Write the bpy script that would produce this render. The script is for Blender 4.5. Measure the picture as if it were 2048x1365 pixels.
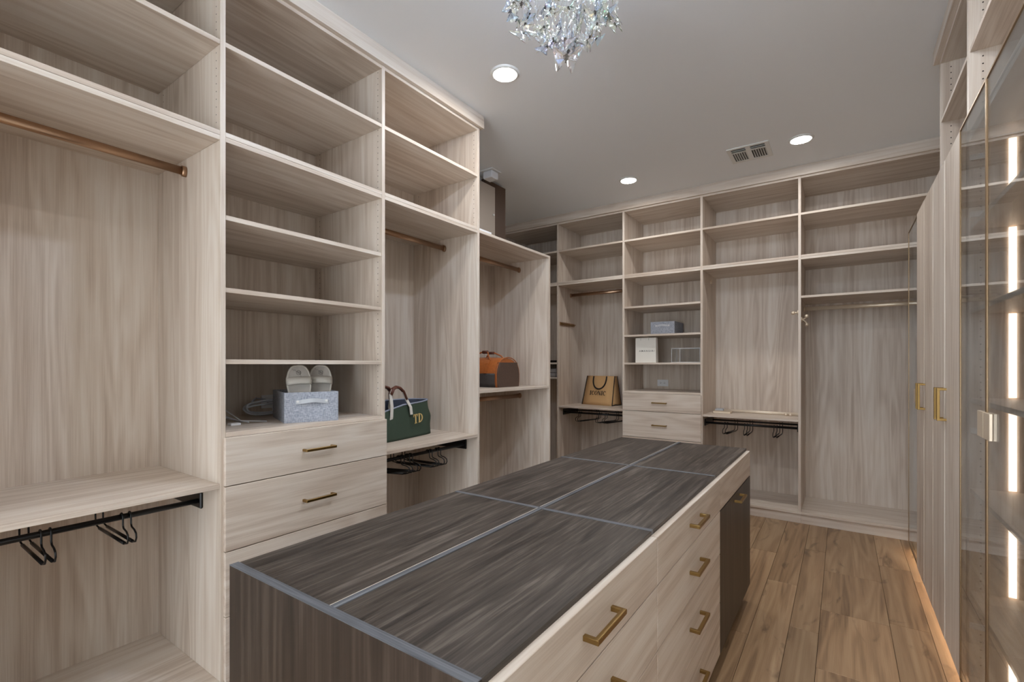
import bpy, math, random
from mathutils import Vector, Matrix
random.seed(7)
for o in list(bpy.data.objects): bpy.data.objects.remove(o)
SC = bpy.context.scene
COL = SC.collection
# ------------------------------------------------------------------ camera
EYE = 1.3975
cd = bpy.data.cameras.new('camera'); cam = bpy.data.objects.new('camera', cd); COL.objects.link(cam)
cd.sensor_width = 36.0; cd.lens = 950.804/2048*36.0; cd.shift_y = (730.233-682.5)/2048
cam.location = (0, 0, EYE); cam.rotation_euler = (math.pi/2, 0, math.radians(34.7736))
cd.clip_start = .02
SC.camera = cam
# ------------------------------------------------------------------ world, exposure
w = bpy.data.worlds.new('world'); SC.world = w; w.use_nodes = True
w.node_tree.nodes['Background'].inputs[0].default_value = (.88, .95, 1, 1)
w.node_tree.nodes['Background'].inputs[1].default_value = 1.5
SC.view_settings.view_transform = 'Standard'; SC.view_settings.look = 'None'
SC.view_settings.gamma = 1; SC.view_settings.use_curve_mapping = False
SC.view_settings.exposure = 1.90
LAMP = 50.0        # radiance of the ceiling downlights
CEIL = 3.145
# ------------------------------------------------------------------ materials
def srgb(r, g, b):
    f = lambda c: (c/255/12.92) if c/255 <= .04045 else ((c/255+.055)/1.055)**2.4
    return (f(r), f(g), f(b), 1)
MAT = {}
def newmat(name):
    m = bpy.data.materials.new(name); m.use_nodes = True; MAT[name] = m
    nt = m.node_tree; return m, nt, nt.nodes['Principled BSDF']
def plain(name, col, rough=.5, metal=0.0, bump=0.0, bscale=300, spec=None, var=0.0):
    m, nt, b = newmat(name)
    b.inputs['Base Color'].default_value = col; b.inputs['Roughness'].default_value = rough
    b.inputs['Metallic'].default_value = metal
    if spec is not None: b.inputs['Specular IOR Level'].default_value = spec
    tc = nt.nodes.new('ShaderNodeTexCoord')
    n = nt.nodes.new('ShaderNodeTexNoise'); n.inputs['Scale'].default_value = bscale; n.inputs['Detail'].default_value = 3
    nt.links.new(tc.outputs['Object'], n.inputs['Vector'])
    if bump:
        bp = nt.nodes.new('ShaderNodeBump'); bp.inputs['Strength'].default_value = bump; bp.inputs['Distance'].default_value = .002
        nt.links.new(n.outputs['Fac'], bp.inputs['Height']); nt.links.new(bp.outputs['Normal'], b.inputs['Normal'])
    if var:
        mx = nt.nodes.new('ShaderNodeMix'); mx.data_type = 'RGBA'
        mx.inputs[6].default_value = tuple(c*(1-var) for c in col[:3])+(1,); mx.inputs[7].default_value = tuple(min(1, c*(1+var)) for c in col[:3])+(1,)
        nt.links.new(n.outputs['Fac'], mx.inputs[0]); nt.links.new(mx.outputs[2], b.inputs['Base Color'])
    return m
def emis(name, col, s):
    m, nt, b = newmat(name)
    b.inputs['Base Color'].default_value = col
    b.inputs['Emission Color'].default_value = col; b.inputs['Emission Strength'].default_value = s
    return m
def math_node(nt, op, a, b=None):
    n = nt.nodes.new('ShaderNodeMath'); n.operation = op
    for i, v in enumerate((a, b)):
        if v is None: continue
        if isinstance(v, (int, float)): n.inputs[i].default_value = v
        else: nt.links.new(v, n.inputs[i])
    return n.outputs[0]
def wood(name, axis, dark, mid, light, rough=.45, wide=1.0, lines=1.0, bump=.08, knots=0.0, tone=.5, streak=1.0, wob=.3, along=1.0):
    """laminate / plank with grain running along one object axis"""
    m, nt, b = newmat(name); L = nt.links.new
    tc = nt.nodes.new('ShaderNodeTexCoord'); oi = nt.nodes.new('ShaderNodeObjectInfo')
    off = nt.nodes.new('ShaderNodeVectorMath'); off.operation = 'SCALE'; off.inputs[0].default_value = (37, 53, 71)
    L(oi.outputs['Random'], off.inputs['Scale'])
    def noise(across, along, detail, dist=0.0):
        mp = nt.nodes.new('ShaderNodeMapping'); s = [across]*3; s['xyz'.index(axis)] = along
        mp.inputs['Scale'].default_value = s
        ad = nt.nodes.new('ShaderNodeVectorMath'); ad.operation = 'ADD'
        L(tc.outputs['Object'], mp.inputs['Vector']); L(mp.outputs['Vector'], ad.inputs[0]); L(off.outputs['Vector'], ad.inputs[1])
        n = nt.nodes.new('ShaderNodeTexNoise'); n.inputs['Scale'].default_value = 1; n.inputs['Detail'].default_value = detail
        n.inputs['Distortion'].default_value = dist
        L(ad.outputs['Vector'], n.inputs['Vector']); return n.outputs['Fac']
    broad = noise(5.5*wide, .42*wide, 2, wob)
    ring = math_node(nt, 'SINE', math_node(nt, 'MULTIPLY', broad, 62*lines))
    mid_n = noise(34*wide, .55*along, 3)
    fine = noise(260, 5*along, 2)
    v = math_node(nt, 'ADD', math_node(nt, 'MULTIPLY', math_node(nt, 'SUBTRACT', broad, .5), .9), tone)
    v = math_node(nt, 'ADD', v, math_node(nt, 'MULTIPLY', ring, .115))
    v = math_node(nt, 'ADD', v, math_node(nt, 'MULTIPLY', math_node(nt, 'SUBTRACT', mid_n, .5), .85*streak))
    v = math_node(nt, 'ADD', v, math_node(nt, 'MULTIPLY', math_node(nt, 'SUBTRACT', fine, .5), .6*streak))
    cr = nt.nodes.new('ShaderNodeValToRGB'); e = cr.color_ramp.elements
    e[0].position = .12; e[0].color = dark; e[1].position = .88; e[1].color = light
    k = e.new(.5); k.color = mid
    L(v, cr.inputs['Fac']); colo = cr.outputs['Color']
    if knots:
        kn = noise(7, 2.2, 4, 1.6)
        r2 = nt.nodes.new('ShaderNodeValToRGB'); r2.color_ramp.elements[0].position = .615; r2.color_ramp.elements[1].position = .76
        L(kn, r2.inputs['Fac'])
        mx = nt.nodes.new('ShaderNodeMix'); mx.data_type = 'RGBA'
        L(math_node(nt, 'MULTIPLY', r2.outputs['Color'], knots), mx.inputs[0]); L(colo, mx.inputs[6]); mx.inputs[7].default_value = tuple(c*.45 for c in dark[:3])+(1,)
        hv = nt.nodes.new('ShaderNodeHueSaturation'); L(mx.outputs[2], hv.inputs['Color'])
        L(math_node(nt, 'ADD', math_node(nt, 'MULTIPLY', oi.outputs['Random'], .34), .83), hv.inputs['Value'])
        colo = hv.outputs['Color']
    L(colo, b.inputs['Base Color']); b.inputs['Roughness'].default_value = rough
    b.inputs['Specular IOR Level'].default_value = .35
    bp = nt.nodes.new('ShaderNodeBump'); bp.inputs['Strength'].default_value = bump; bp.inputs['Distance'].default_value = .001
    L(fine, bp.inputs['Height']); L(bp.outputs['Normal'], b.inputs['Normal'])
    return m
WD, WM, WL = srgb(189, 171, 155), srgb(213, 199, 185), srgb(226, 216, 205)
for a in 'xyz':
    wood('wood_'+a, a, WD, WM, WL)
    wood('dark_'+a, a, srgb(42, 36, 32), srgb(72, 64, 58), srgb(112, 103, 95), rough=.45, wide=3.6, lines=.5, tone=.44, bump=.25, along=2.4)
wood('umber_z', 'z', srgb(40, 33, 28), srgb(56, 46, 40), srgb(78, 67, 59), rough=.4, wide=1.6, lines=.7)
wood('plank', 'y', srgb(112, 88, 66), srgb(162, 131, 100), srgb(184, 155, 122), rough=.42, wide=.9, lines=.8, knots=.8, bump=.15, tone=.52, streak=.6, wob=.9)
wood('strip_x', 'x', srgb(72, 74, 79), srgb(98, 101, 107), srgb(126, 129, 135), rough=.4, wide=5, lines=.5)
wood('strip_y', 'y', srgb(72, 74, 79), srgb(98, 101, 107), srgb(126, 129, 135), rough=.4, wide=5, lines=.5)
plain('edge', srgb(222, 212, 196), .45)
plain('ceiling_paint', srgb(240, 243, 247), .8, bump=.15, bscale=120)
plain('wall_paint', srgb(226, 224, 219), .8, bump=.1, bscale=150)
plain('white_metal', srgb(228, 228, 226), .4)
plain('white_plastic', srgb(236, 238, 242), .35)
plain('dark_gap', srgb(16, 15, 14), .9)
plain('hole', srgb(52, 44, 40), .9)
plain('brass', srgb(150, 122, 76), .36, 1.0, bump=.1, bscale=500)
plain('bronze', srgb(176, 144, 118), .32, 1.0)
plain('lit_rod_metal', srgb(240, 226, 206), .4, .15)  # rod metal lightened: the bright light on the loose rod is in its colour
plain('frame_bronze', srgb(150, 126, 98), .4, .9)
plain('champagne', srgb(228, 212, 190), .4, .5)  # on the far wall rod: bronze lightened, its lighting put into the colour
plain('black_metal', srgb(22, 22, 24), .3, .3)
plain('panel_brown', srgb(84, 62, 47), .55)
plain('panel_grey', srgb(176, 162, 148), .45)
plain('green_canvas', srgb(50, 66, 52), .85, bump=.4, bscale=500, var=.25)
plain('navy_lining', srgb(66, 72, 88), .8)
plain('piping_blue', srgb(150, 158, 178), .7)
plain('webbing', srgb(216, 212, 205), .85, bump=.3, bscale=700)
plain('brown_leather', srgb(92, 48, 34), .45, bump=.2, bscale=200)
plain('tan_leather', srgb(176, 100, 48), .38, bump=.3, bscale=60, var=.3)
plain('suede', srgb(82, 62, 50), .8, bump=.3, bscale=80, var=.3)
plain('dark_leather', srgb(56, 50, 48), .55, bump=.3, bscale=60, var=.25)
plain('jute', srgb(208, 166, 116), .9, bump=.6, bscale=420, var=.2)
plain('black_cord', srgb(30, 24, 22), .8)
plain('gold_thread', srgb(226, 196, 132), .45, .3)
plain('paper', srgb(232, 228, 220), .75)
plain('grey_ink', srgb(98, 94, 92), .7)
plain('terry', srgb(232, 228, 220), .95, bump=.6, bscale=600)
plain('terry_sole', srgb(205, 200, 194), .95, bump=.6, bscale=600)
plain('cable', srgb(198, 202, 210), .5)
plain('plastic_strap', srgb(196, 200, 206), .55)
plain('folded_grey', srgb(150, 146, 144), .9, bump=.5, bscale=200)
def linen(name, a, c):
    m, nt, b = newmat(name); L = nt.links.new
    tc = nt.nodes.new('ShaderNodeTexCoord'); acc = None
    for s in ((420, 420, 60), (60, 60, 420)):
        mp = nt.nodes.new('ShaderNodeMapping'); mp.inputs['Scale'].default_value = s
        n = nt.nodes.new('ShaderNodeTexNoise'); n.inputs['Scale'].default_value = 1; n.inputs['Detail'].default_value = 1
        L(tc.outputs['Object'], mp.inputs['Vector']); L(mp.outputs['Vector'], n.inputs['Vector'])
        acc = n.outputs['Fac'] if acc is None else math_node(nt, 'ADD', acc, n.outputs['Fac'])
    cr = nt.nodes.new('ShaderNodeValToRGB'); cr.color_ramp.elements[0].position = .38; cr.color_ramp.elements[1].position = .62
    cr.color_ramp.elements[0].color = a; cr.color_ramp.elements[1].color = c
    L(math_node(nt, 'MULTIPLY', acc, .5), cr.inputs['Fac']); L(cr.outputs['Color'], b.inputs['Base Color']); b.inputs['Roughness'].default_value = .9
    bp = nt.nodes.new('ShaderNodeBump'); bp.inputs['Strength'].default_value = .4; bp.inputs['Distance'].default_value = .001
    L(acc, bp.inputs['Height']); L(bp.outputs['Normal'], b.inputs['Normal'])
linen('linen_grey', srgb(138, 144, 158), srgb(190, 194, 204))
def sheet_glass(name, tint, gloss=1.0):
    """thin pane: clear body with Schlick reflection"""
    m = bpy.data.materials.new(name); m.use_nodes = True; MAT[name] = m; nt = m.node_tree; L = nt.links.new
    nt.nodes.remove(nt.nodes['Principled BSDF']); out = nt.nodes['Material Output']
    tr = nt.nodes.new('ShaderNodeBsdfTransparent'); tr.inputs[0].default_value = tint
    gl = nt.nodes.new('ShaderNodeBsdfGlossy'); gl.inputs['Roughness'].default_value = .0; gl.inputs[0].default_value = (.96, .98, 1, 1)
    ge = nt.nodes.new('ShaderNodeNewGeometry'); d = nt.nodes.new('ShaderNodeVectorMath'); d.operation = 'DOT_PRODUCT'
    L(ge.outputs['Incoming'], d.inputs[0]); L(ge.outputs['Normal'], d.inputs[1])
    c = math_node(nt, 'SUBTRACT', 1.0, math_node(nt, 'ABSOLUTE', d.outputs['Value']))
    f = math_node(nt, 'ADD', math_node(nt, 'MULTIPLY', math_node(nt, 'POWER', c, 5.0), .96*gloss), .04*gloss)
    mx = nt.nodes.new('ShaderNodeMixShader'); L(f, mx.inputs[0]); L(tr.outputs[0], mx.inputs[1]); L(gl.outputs[0], mx.inputs[2])
    L(mx.outputs[0], out.inputs['Surface'])
    return m
sheet_glass('door_glass', (.80, .82, .83, 1)); sheet_glass('acrylic', (.985, .99, .992, 1), 1.2)
def crystal(name, film, tint):
    m, nt, b = newmat(name)
    b.inputs['Base Color'].default_value = tint; b.inputs['Roughness'].default_value = .02
    b.inputs['Transmission Weight'].default_value = .95; b.inputs['IOR'].default_value = 1.6
    b.inputs['Thin Film Thickness'].default_value = film; b.inputs['Thin Film IOR'].default_value = 1.9
crystal('crystal_a', 260, (.97, .99, 1, 1)); crystal('crystal_b', 380, (1, .98, .90, 1)); crystal('crystal_c', 470, (.80, .88, 1, 1))
plain('pewter', srgb(92, 88, 84), .4, .8)
emis('lamp_lens', (1, .975, .945, 1), LAMP)
emis('cool_bulb', (.66, .80, 1, 1), 185.0)
emis('warm_led', (1, .74, .53, 1), 1.7)
emis('toe_led', (1, .80, .56, 1), 2.2)
# ------------------------------------------------------------------ geometry helpers
class MB:
    def __init__(s): s.v = []; s.f = []; s.smooth = set()
    def add(s, vs, fs, smooth=False):
        n = len(s.v); s.v += [Vector(p) for p in vs]
        for q in fs:
            if smooth: s.smooth.add(len(s.f))
            s.f.append([n+i for i in q])
        return s
    def box(s, x0, x1, y0, y1, z0, z1, c=0.0):
        x0, x1 = sorted((x0, x1)); y0, y1 = sorted((y0, y1)); z0, z1 = sorted((z0, z1))
        if c <= 0:
            return s.add([(x0,y0,z0),(x1,y0,z0),(x1,y1,z0),(x0,y1,z0),(x0,y0,z1),(x1,y0,z1),(x1,y1,z1),(x0,y1,z1)],
                         [(0,3,2,1),(4,5,6,7),(0,1,5,4),(1,2,6,5),(2,3,7,6),(3,0,4,7)])
        vs = []; idx = {}
        X, Y, Z = (x0, x1), (y0, y1), (z0, z1); sg = (1, -1)
        for i in (0, 1):
            for j in (0, 1):
                for k in (0, 1):
                    for a in range(3):
                        p = [X[i]+sg[i]*c, Y[j]+sg[j]*c, Z[k]+sg[k]*c]; p[a] = (X[i], Y[j], Z[k])[a]
                        idx[i,j,k,a] = len(vs); vs.append(p)
        fs = []
        for a in range(3):
            o = [q for q in range(3) if q != a]
            for sd in (0, 1):
                cyc = []
                for (p, q) in ((0,0),(1,0),(1,1),(0,1)):
                    t = [0,0,0]; t[a] = sd; t[o[0]] = p; t[o[1]] = q; cyc.append(idx[t[0],t[1],t[2],a])
                fs.append(cyc)
            for p in (0, 1):
                for q in (0, 1):
                    t0 = [0,0,0]; t1 = [0,0,0]; t0[a] = 0; t1[a] = 1
                    for t in (t0, t1): t[o[0]] = p; t[o[1]] = q
                    fs.append([idx[(*t0, o[0])], idx[(*t1, o[0])], idx[(*t1, o[1])], idx[(*t0, o[1])]])
        for i in (0, 1):
            for j in (0, 1):
                for k in (0, 1): fs.append([idx[i,j,k,0], idx[i,j,k,1], idx[i,j,k,2]])
        return s.add(vs, fs)
    def tube(s, pts, r, seg=8, closed=False, ry=None):
        pts = [Vector(p) for p in pts]; n = len(pts); ry = ry or r; ring = []; prev = None
        for i, p in enumerate(pts):
            t = (pts[(i+1) % n]-pts[i-1]) if (closed or 0 < i < n-1) else (pts[1]-pts[0] if i == 0 else pts[-1]-pts[-2])
            t.normalize()
            if prev is None:
                u = Vector((0,0,1)) if abs(t.z) < .9 else Vector((1,0,0))
            else: u = prev
            a = t.cross(u).normalized(); u = a.cross(t).normalized(); prev = u
            ring.append([p+a*math.cos(2*math.pi*k/seg)*r+u*math.sin(2*math.pi*k/seg)*ry for k in range(seg)])
        vs = [q for R in ring for q in R]; fs = []
        for i in range(n if closed else n-1):
            j = (i+1) % n
            for k in range(seg): fs.append((i*seg+k, i*seg+(k+1) % seg, j*seg+(k+1) % seg, j*seg+k))
        s.add(vs, fs, True)
        if not closed:
            n0 = len(s.v)-len(vs)
            s.f.append([n0+k for k in range(seg)][::-1]); s.f.append([n0+(n-1)*seg+k for k in range(seg)])
        return s
    def band(s, pts, wide, thick):
        """flat strap along pts; wide = vector across the strap"""
        pts = [Vector(p) for p in pts]; wide = Vector(wide); n = len(pts); vs = []; fs = []
        for i, p in enumerate(pts):
            t = pts[min(i+1, n-1)]-pts[max(i-1, 0)]; nn = t.cross(wide).normalized()*thick/2; h = wide/2
            vs += [p-h-nn, p+h-nn, p+h+nn, p-h+nn]
        for i in range(n-1):
            for k in range(4): fs.append((i*4+k, i*4+(k+1) % 4, i*4+4+(k+1) % 4, i*4+4+k))
        fs += [(3,2,1,0), tuple((n-1)*4+k for k in range(4))]
        return s.add(vs, fs)
    def prism(s, poly, a, b, axis):
        """poly = 2D outline; extruded from a to b along axis"""
        ax = 'xyz'.index(axis); o = [q for q in range(3) if q != ax]; n = len(poly); vs = []
        for h in (a, b):
            for p in poly:
                t = [0,0,0]; t[ax] = h; t[o[0]] = p[0]; t[o[1]] = p[1]; vs.append(t)
        return s.add(vs, [tuple(range(n))[::-1], tuple(range(n, 2*n))]+[(k, (k+1) % n, n+(k+1) % n, n+k) for k in range(n)])
    def lathe(s, prof, cx, cy, seg=24):
        vs = [(cx+r*math.cos(2*math.pi*k/seg), cy+r*math.sin(2*math.pi*k/seg), z) for r, z in prof for k in range(seg)]; fs = []
        for i in range(len(prof)-1):
            for k in range(seg): fs.append((i*seg+k, i*seg+(k+1) % seg, (i+1)*seg+(k+1) % seg, (i+1)*seg+k))
        s.add(vs, fs, True); n0 = len(s.v)-len(vs)
        s.f.append([n0+k for k in range(seg)]); s.f.append([n0+(len(prof)-1)*seg+k for k in range(seg)]); return s
    def loft(s, rings, cap0=True, cap1=True, smooth=True):
        n = len(rings[0]); vs = [p for r in rings for p in r]; fs = []
        for i in range(len(rings)-1):
            for k in range(n): fs.append((i*n+k, i*n+(k+1) % n, (i+1)*n+(k+1) % n, (i+1)*n+k))
        s.add(vs, fs, smooth); n0 = len(s.v)-len(vs)
        if cap0: s.f.append([n0+k for k in range(n)][::-1])
        if cap1: s.f.append([n0+(len(rings)-1)*n+k for k in range(n)])
        return s
    def xf(s, M):
        s.v = [M @ p for p in s.v]; return s
def obj(name, mb, mat, parent=None, kind=None):
    vs = mb.v; lo = [min(p[i] for p in vs) for i in range(3)]; hi = [max(p[i] for p in vs) for i in range(3)]
    c = Vector([(lo[i]+hi[i])/2 for i in range(3)])
    if parent is None: c.z = lo[2]
    me = bpy.data.meshes.new(name); me.from_pydata([p-c for p in vs], [], mb.f)
    if mb.smooth:
        for i in mb.smooth: me.polygons[i].use_smooth = True
    me.materials.append(MAT[mat]); me.update()
    import bmesh
    bm = bmesh.new(); bm.from_mesh(me); bmesh.ops.recalc_face_normals(bm, faces=bm.faces); bm.to_mesh(me); bm.free()
    o = bpy.data.objects.new(name, me); COL.objects.link(o); o.location = c
    if parent is not None:
        o.parent = parent; base = Vector(parent.location); q = parent
        while q.parent is not None: q = q.parent; base += Vector(q.location)
        o.location = c-base
    if kind: o['kind'] = kind
    return o
def thing(name, label, cat, loc, group=None, kind=None, rz=0):
    o = bpy.data.objects.new(name, None); COL.objects.link(o); o.location = loc; o.empty_display_size = .1
    o.rotation_euler = (0, 0, rz)
    if label: o['label'] = label
    if cat: o['category'] = cat
    if group: o['group'] = group
    if kind: o['kind'] = kind
    return o
def tag(o, label, cat, group=None):
    o['label'] = label; o['category'] = cat
    if group: o['group'] = group
    return o
def struct(o): o['kind'] = 'structure'; return o
def copy_tree(o, parent=None):
    c = o.copy(); COL.objects.link(c); c.parent = parent
    for ch in list(o.children): copy_tree(ch, c)
    return c
def bx(*a, c=0.0): return MB().box(*a, c=c)
def panel(name, parent, x0, x1, y0, y1, z0, z1, axis, c=.0008, mat='wood_'): return obj(name, bx(x0, x1, y0, y1, z0, z1, c=c), mat+axis if mat.endswith('_') else mat, parent)
def pull(parent, c, along, out, L=.16, mat='brass', name='handle'):
    """square bar pull: c = centre on the front, along = axis, out = outward unit vector"""
    a = Vector({'x': (1,0,0), 'y': (0,1,0), 'z': (0,0,1)}[along]); o = Vector(out); b = a.cross(o); c = Vector(c)
    mb = MB(); t = .006
    def ob(lo_a, hi_a, lo_o, hi_o):
        p = [c+a*lo_a+o*lo_o-b*t, c+a*hi_a+o*hi_o+b*t]
        mb.box(p[0].x, p[1].x, p[0].y, p[1].y, p[0].z, p[1].z, c=.0012)
    ob(-L/2, L/2, .024, .036); ob(-L/2, -L/2+.012, -.001, .026); ob(L/2-.012, L/2, -.001, .026)
    return obj(name, mb, mat, parent)
def rod(parent, p0, p1, mat='bronze', name='rod', cup=True):
    p0, p1 = Vector(p0), Vector(p1); d = (p1-p0).normalized()
    o = obj(name, MB().tube([p0, p1], .010, 14, ry=.0185), mat, parent)
    if cup:
        for p, s in ((p0, 1), (p1, -1)): obj('rod_cup', MB().tube([p, p+d*s*.018], .0145, 14, ry=.024), mat, parent)
    return o
def holes(parent, face, cols, z0, z1, sgn, axis='y', r=.0026, step=.032):
    """rows of shelf-pin holes on a panel face"""
    mb = MB(); z = z0
    while z < z1:
        for c in cols:
            p = [(c+r*math.cos(k*math.pi/3), z+r*math.sin(k*math.pi/3)) for k in range(6)]
            if axis == 'y': mb.add([(x, face+sgn*.0004, zz) for x, zz in p]+[(x, face-sgn*.001, zz) for x, zz in p], [tuple(range(6))]+[(k, (k+1) % 6, 6+(k+1) % 6, 6+k) for k in range(6)])
            else: mb.add([(face+sgn*.0004, y, zz) for y, zz in p]+[(face-sgn*.001, y, zz) for y, zz in p], [tuple(range(6))]+[(k, (k+1) % 6, 6+(k+1) % 6, 6+k) for k in range(6)])
        z += step
    return obj('pin_holes', mb, 'hole', parent, kind='stuff')
# ------------------------------------------------------------------ room shell
YF, YW, XWL, XWR = -2.3, 5.50, -2.75, 1.08
fl = thing('floor', None, None, (0, 1.6, 0), kind='structure')
obj('subfloor', bx(-3.75, 1.2, YF, 5.6, -.06, -.008), 'dark_gap', fl)
xs = [-.40]; wid = [.168, .132, .31, .17]
k = 0
while xs[-1] < 1.05: xs.append(round(xs[-1]+wid[k % 4], 3)); k += 1
k = 3
while xs[0] > -3.6: xs.insert(0, round(xs[0]-wid[k % 4], 3)); k -= 1
known = {-.40: (3.50, 4.9, 2.05), -.232: (2.937, 4.235, 1.35), -.10: (2.602, 3.236, 3.861, 1.1), .21: (3.275, 4.179, 2.25), -.57: (4.023, 2.722), .38: (2.75, 4.0)}
for i in range(len(xs)-1):
    x0, x1 = xs[i], xs[i+1]
    if x0 > 1.1: break
    js = None
    for kx, v in known.items():
        if abs(kx-x0) < .02: js = sorted(v)
    if js is None:
        y = YF+random.uniform(.3, 1.5); js = []
        while y < 5.5: js.append(y); y += random.uniform(1.0, 1.6)
    while js[0]-YF > 1.9: js.insert(0, js[0]-random.uniform(1.1, 1.5))
    while 5.55-js[-1] > 1.7: js.append(js[-1]+random.uniform(1.1, 1.5))
    b = [YF]+js+[5.55]
    for y0, y1 in zip(b, b[1:]):
        if y1-y0 > .02: obj('plank', bx(x0+.0008, x1-.0008, y0+.0008, y1-.0008, -.010, 0, c=.0012), 'plank', fl)
struct(obj('ceiling', bx(-3.75, 1.2, YF-.1, 5.6, CEIL, CEIL+.08), 'ceiling_paint'))
struct(obj('wall_left', bx(XWL-.12, XWL, YF, 3.79, 0, CEIL), 'wall_paint'))
struct(obj('wall_alcove', bx(-3.75, -3.65, 3.67, 5.6, 0, CEIL), 'wall_paint'))
struct(obj('wall_alcove_end', bx(-3.65, XWL-.12, 3.67, 3.79, 0, CEIL), 'wall_paint'))
struct(obj('wall_back', bx(-3.65, 1.2, YW, 5.6, 0, CEIL), 'wall_paint'))
struct(obj('wall_right', bx(XWR, 1.2, YF, YW, 0, CEIL), 'wall_paint'))
wf = MB(); wf.box(XWL, -1.7, YF-.1, YF, 0, CEIL); wf.box(.3, XWR, YF-.1, YF, 0, CEIL); wf.box(-1.7, .3, YF-.1, YF, 2.45, CEIL)  # unseen wall; its opening is made up so world light enters as fill
struct(obj('wall_front', wf, 'wall_paint'))
def crown(name, pts_axis, a0, a1, face, out, back):
    """stepped crown board against the ceiling"""
    mb = MB()
    if pts_axis == 'y': mb.box(face, back, a0, a1, 3.056, 3.128, c=.001); mb.box(face+out*.004, back, a0, a1, 3.126, CEIL)
    else: mb.box(a0, a1, face, back, 3.056, 3.128, c=.001); mb.box(a0, a1, face+out*.004, back, 3.126, CEIL)
    return struct(obj(name, mb, 'wood_'+pts_axis))
crown('trim_1', 'y', -.02, 2.632, -2.065, -1, -2.30)
crown('trim_2', 'x', -3.62, 1.05, 4.850, 1, 5.08)
crown('trim_3', 'y', 1.80, 3.50, .415, 1, .66)
# ------------------------------------------------------------------ left wall closet
LX, LB = -2.09, -2.727
L1, L2, L3, L4, L5, TOP = 2.731, 2.359, 2.018, 1.718, 1.420, 3.058
PT = .021
def lbay(name, label, y0, y1, top, first=False, gl=False):
    """hanging / shelf bay on the left wall between partitions y0..y1 (the partition at y1 belongs to it)"""
    t = thing(name, label, 'closet', (-2.4, (y0+y1)/2, 0), 'closet bays along the electrical panel wall')
    panel('side_panel', t, LX, LB, y1, y1+PT, 0, top, 'z')
    if first: panel('side_panel', t, LX, LB, y0-PT, y0, 0, top, 'z')
    panel('back_panel', t, LB-.012, LB, y0, y1+PT, .02, top, 'z')
    panel('toe_board', t, LX-.05, LX-.065, y0, y1, 0, .078, 'y')
    panel('shelf', t, LX-.002, LB, y0, y1, .078, .100, 'y').name = 'base_shelf'
    return t
def lshelf(t, y0, y1, z, th=.0195, name='shelf', fx=LX-.001): return panel(name, t, fx, LB, y0+.0003, y1-.0003, z-th, z, 'y')
def upper(t, y0, y1):
    lshelf(t, y0, y1, TOP, name='top_panel'); lshelf(t, y0, y1, L1); lshelf(t, y0, y1, L2, name='upper_base'); lshelf(t, y0, y1, L2-.0205, name='lower_top')
Y0, Y1a, Y1b, Y2a, Y2b, Y3a, Y3b, Y4a = .0, .917, .938, 1.750, 1.771, 2.590, 2.611, 3.575
ba = lbay('closet_bay', 'pale wood hanging bay with bronze rod, next to the shelves with the slippers', Y0, Y1a, TOP, True)
upper(ba, Y0, Y1a); lshelf(ba, Y0, Y1a, .909, name='bench_shelf')
rod(ba, (-2.415, Y0, 2.262), (-2.415, Y1a, 2.262))
holes(ba, Y1a, (LX-.035, LB+.06), 2.40, 3.03, -1)
bb = lbay('shelf_bay', 'pale wood shelf unit with drawers, holding the slippers in a grey box', Y1b, Y2a, TOP)
upper(bb, Y1b, Y2a)
for z in (L3, L4, L5): lshelf(bb, Y1b, Y2a, z, fx=LX-.006)
lshelf(bb, Y1b, Y2a, 1.117, name='counter_shelf', fx=LX)
rows = (1.099, .897, .628, .360, .095)
for i in range(4):
    d = obj('drawer_front', bx(LX+.0005, LX+.019, Y1b-.009, Y2a+.018, rows[i+1]+.002, rows[i]-.002, c=.0012), 'wood_y', bb)
    pull(d, (LX+.019, 1.3465, (rows[i]+rows[i+1])/2), 'y', (1, 0, 0))
obj('drawer_box', bx(LX-.01, LB+.03, Y1b+.01, Y2a-.01, .105, 1.09), 'dark_gap', bb)
holes(bb, Y2a, (LX-.035, LB+.055), 1.17, 3.03, -1)
bc = lbay('closet_bay', 'pale wood hanging bay holding the dark green tote', Y2b, Y3a, TOP)
upper(bc, Y2b, Y3a); lshelf(bc, Y2b, Y3a, .913, name='bench_shelf'); rod(bc, (-2.40, Y2b, 2.252), (-2.40, Y3a, 2.252))
holes(bc, Y3a, (LX-.035, LB+.055), 2.40, 3.03, -1)
bd = lbay('closet_bay', 'shorter pale wood hanging bay holding the leather duffel, below the electrical panel', Y3b, Y4a, 2.346)
lshelf(bd, Y3b, Y4a, 2.346, name='top_panel'); lshelf(bd, Y3b, Y4a, 1.216, name='bench_shelf')
rod(bd, (-2.40, Y3b, 2.255), (-2.40, Y4a, 2.255)); rod(bd, (-2.39, Y3b, 1.12), (-2.39, Y4a, 1.12))
# ------------------------------------------------------------------ back wall closet
BY, BB = 4.874, 5.468
QX = [-3.56, -2.734, -1.929, -1.129, -.307, 1.03]
HT = .0105
def bbay(name, label, i, first=False):
    x0, x1 = QX[i]+HT, QX[i+1]-HT
    t = thing(name, label, 'closet', ((x0+x1)/2, 5.17, 0), 'closet bays along the far wall')
    panel('side_panel', t, x1, x1+2*HT, BY, BB, .106, TOP, 'z')
    if first: panel('side_panel', t, x0-2*HT, x0, BY, BB, .106, TOP, 'z')
    panel('back_panel', t, x0, x1+2*HT, BB, BB+.012, .02, TOP, 'z')
    panel('toe_board', t, x0, x1+2*HT-.001, BY+.02, BY+.036, 0, .080, 'x')
    panel('base_shelf', t, x0, x1+2*HT, BY+.001, BB, .084, .106, 'x')
    for n, z in (('top_panel', TOP), ('shelf', 2.735), ('upper_base', 2.364), ('lower_top', 2.3435)): panel(n, t, x0+.0003, x1-.0003, BY+.001, BB, z-.0195, z, 'x')
    return t, x0, x1
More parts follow.
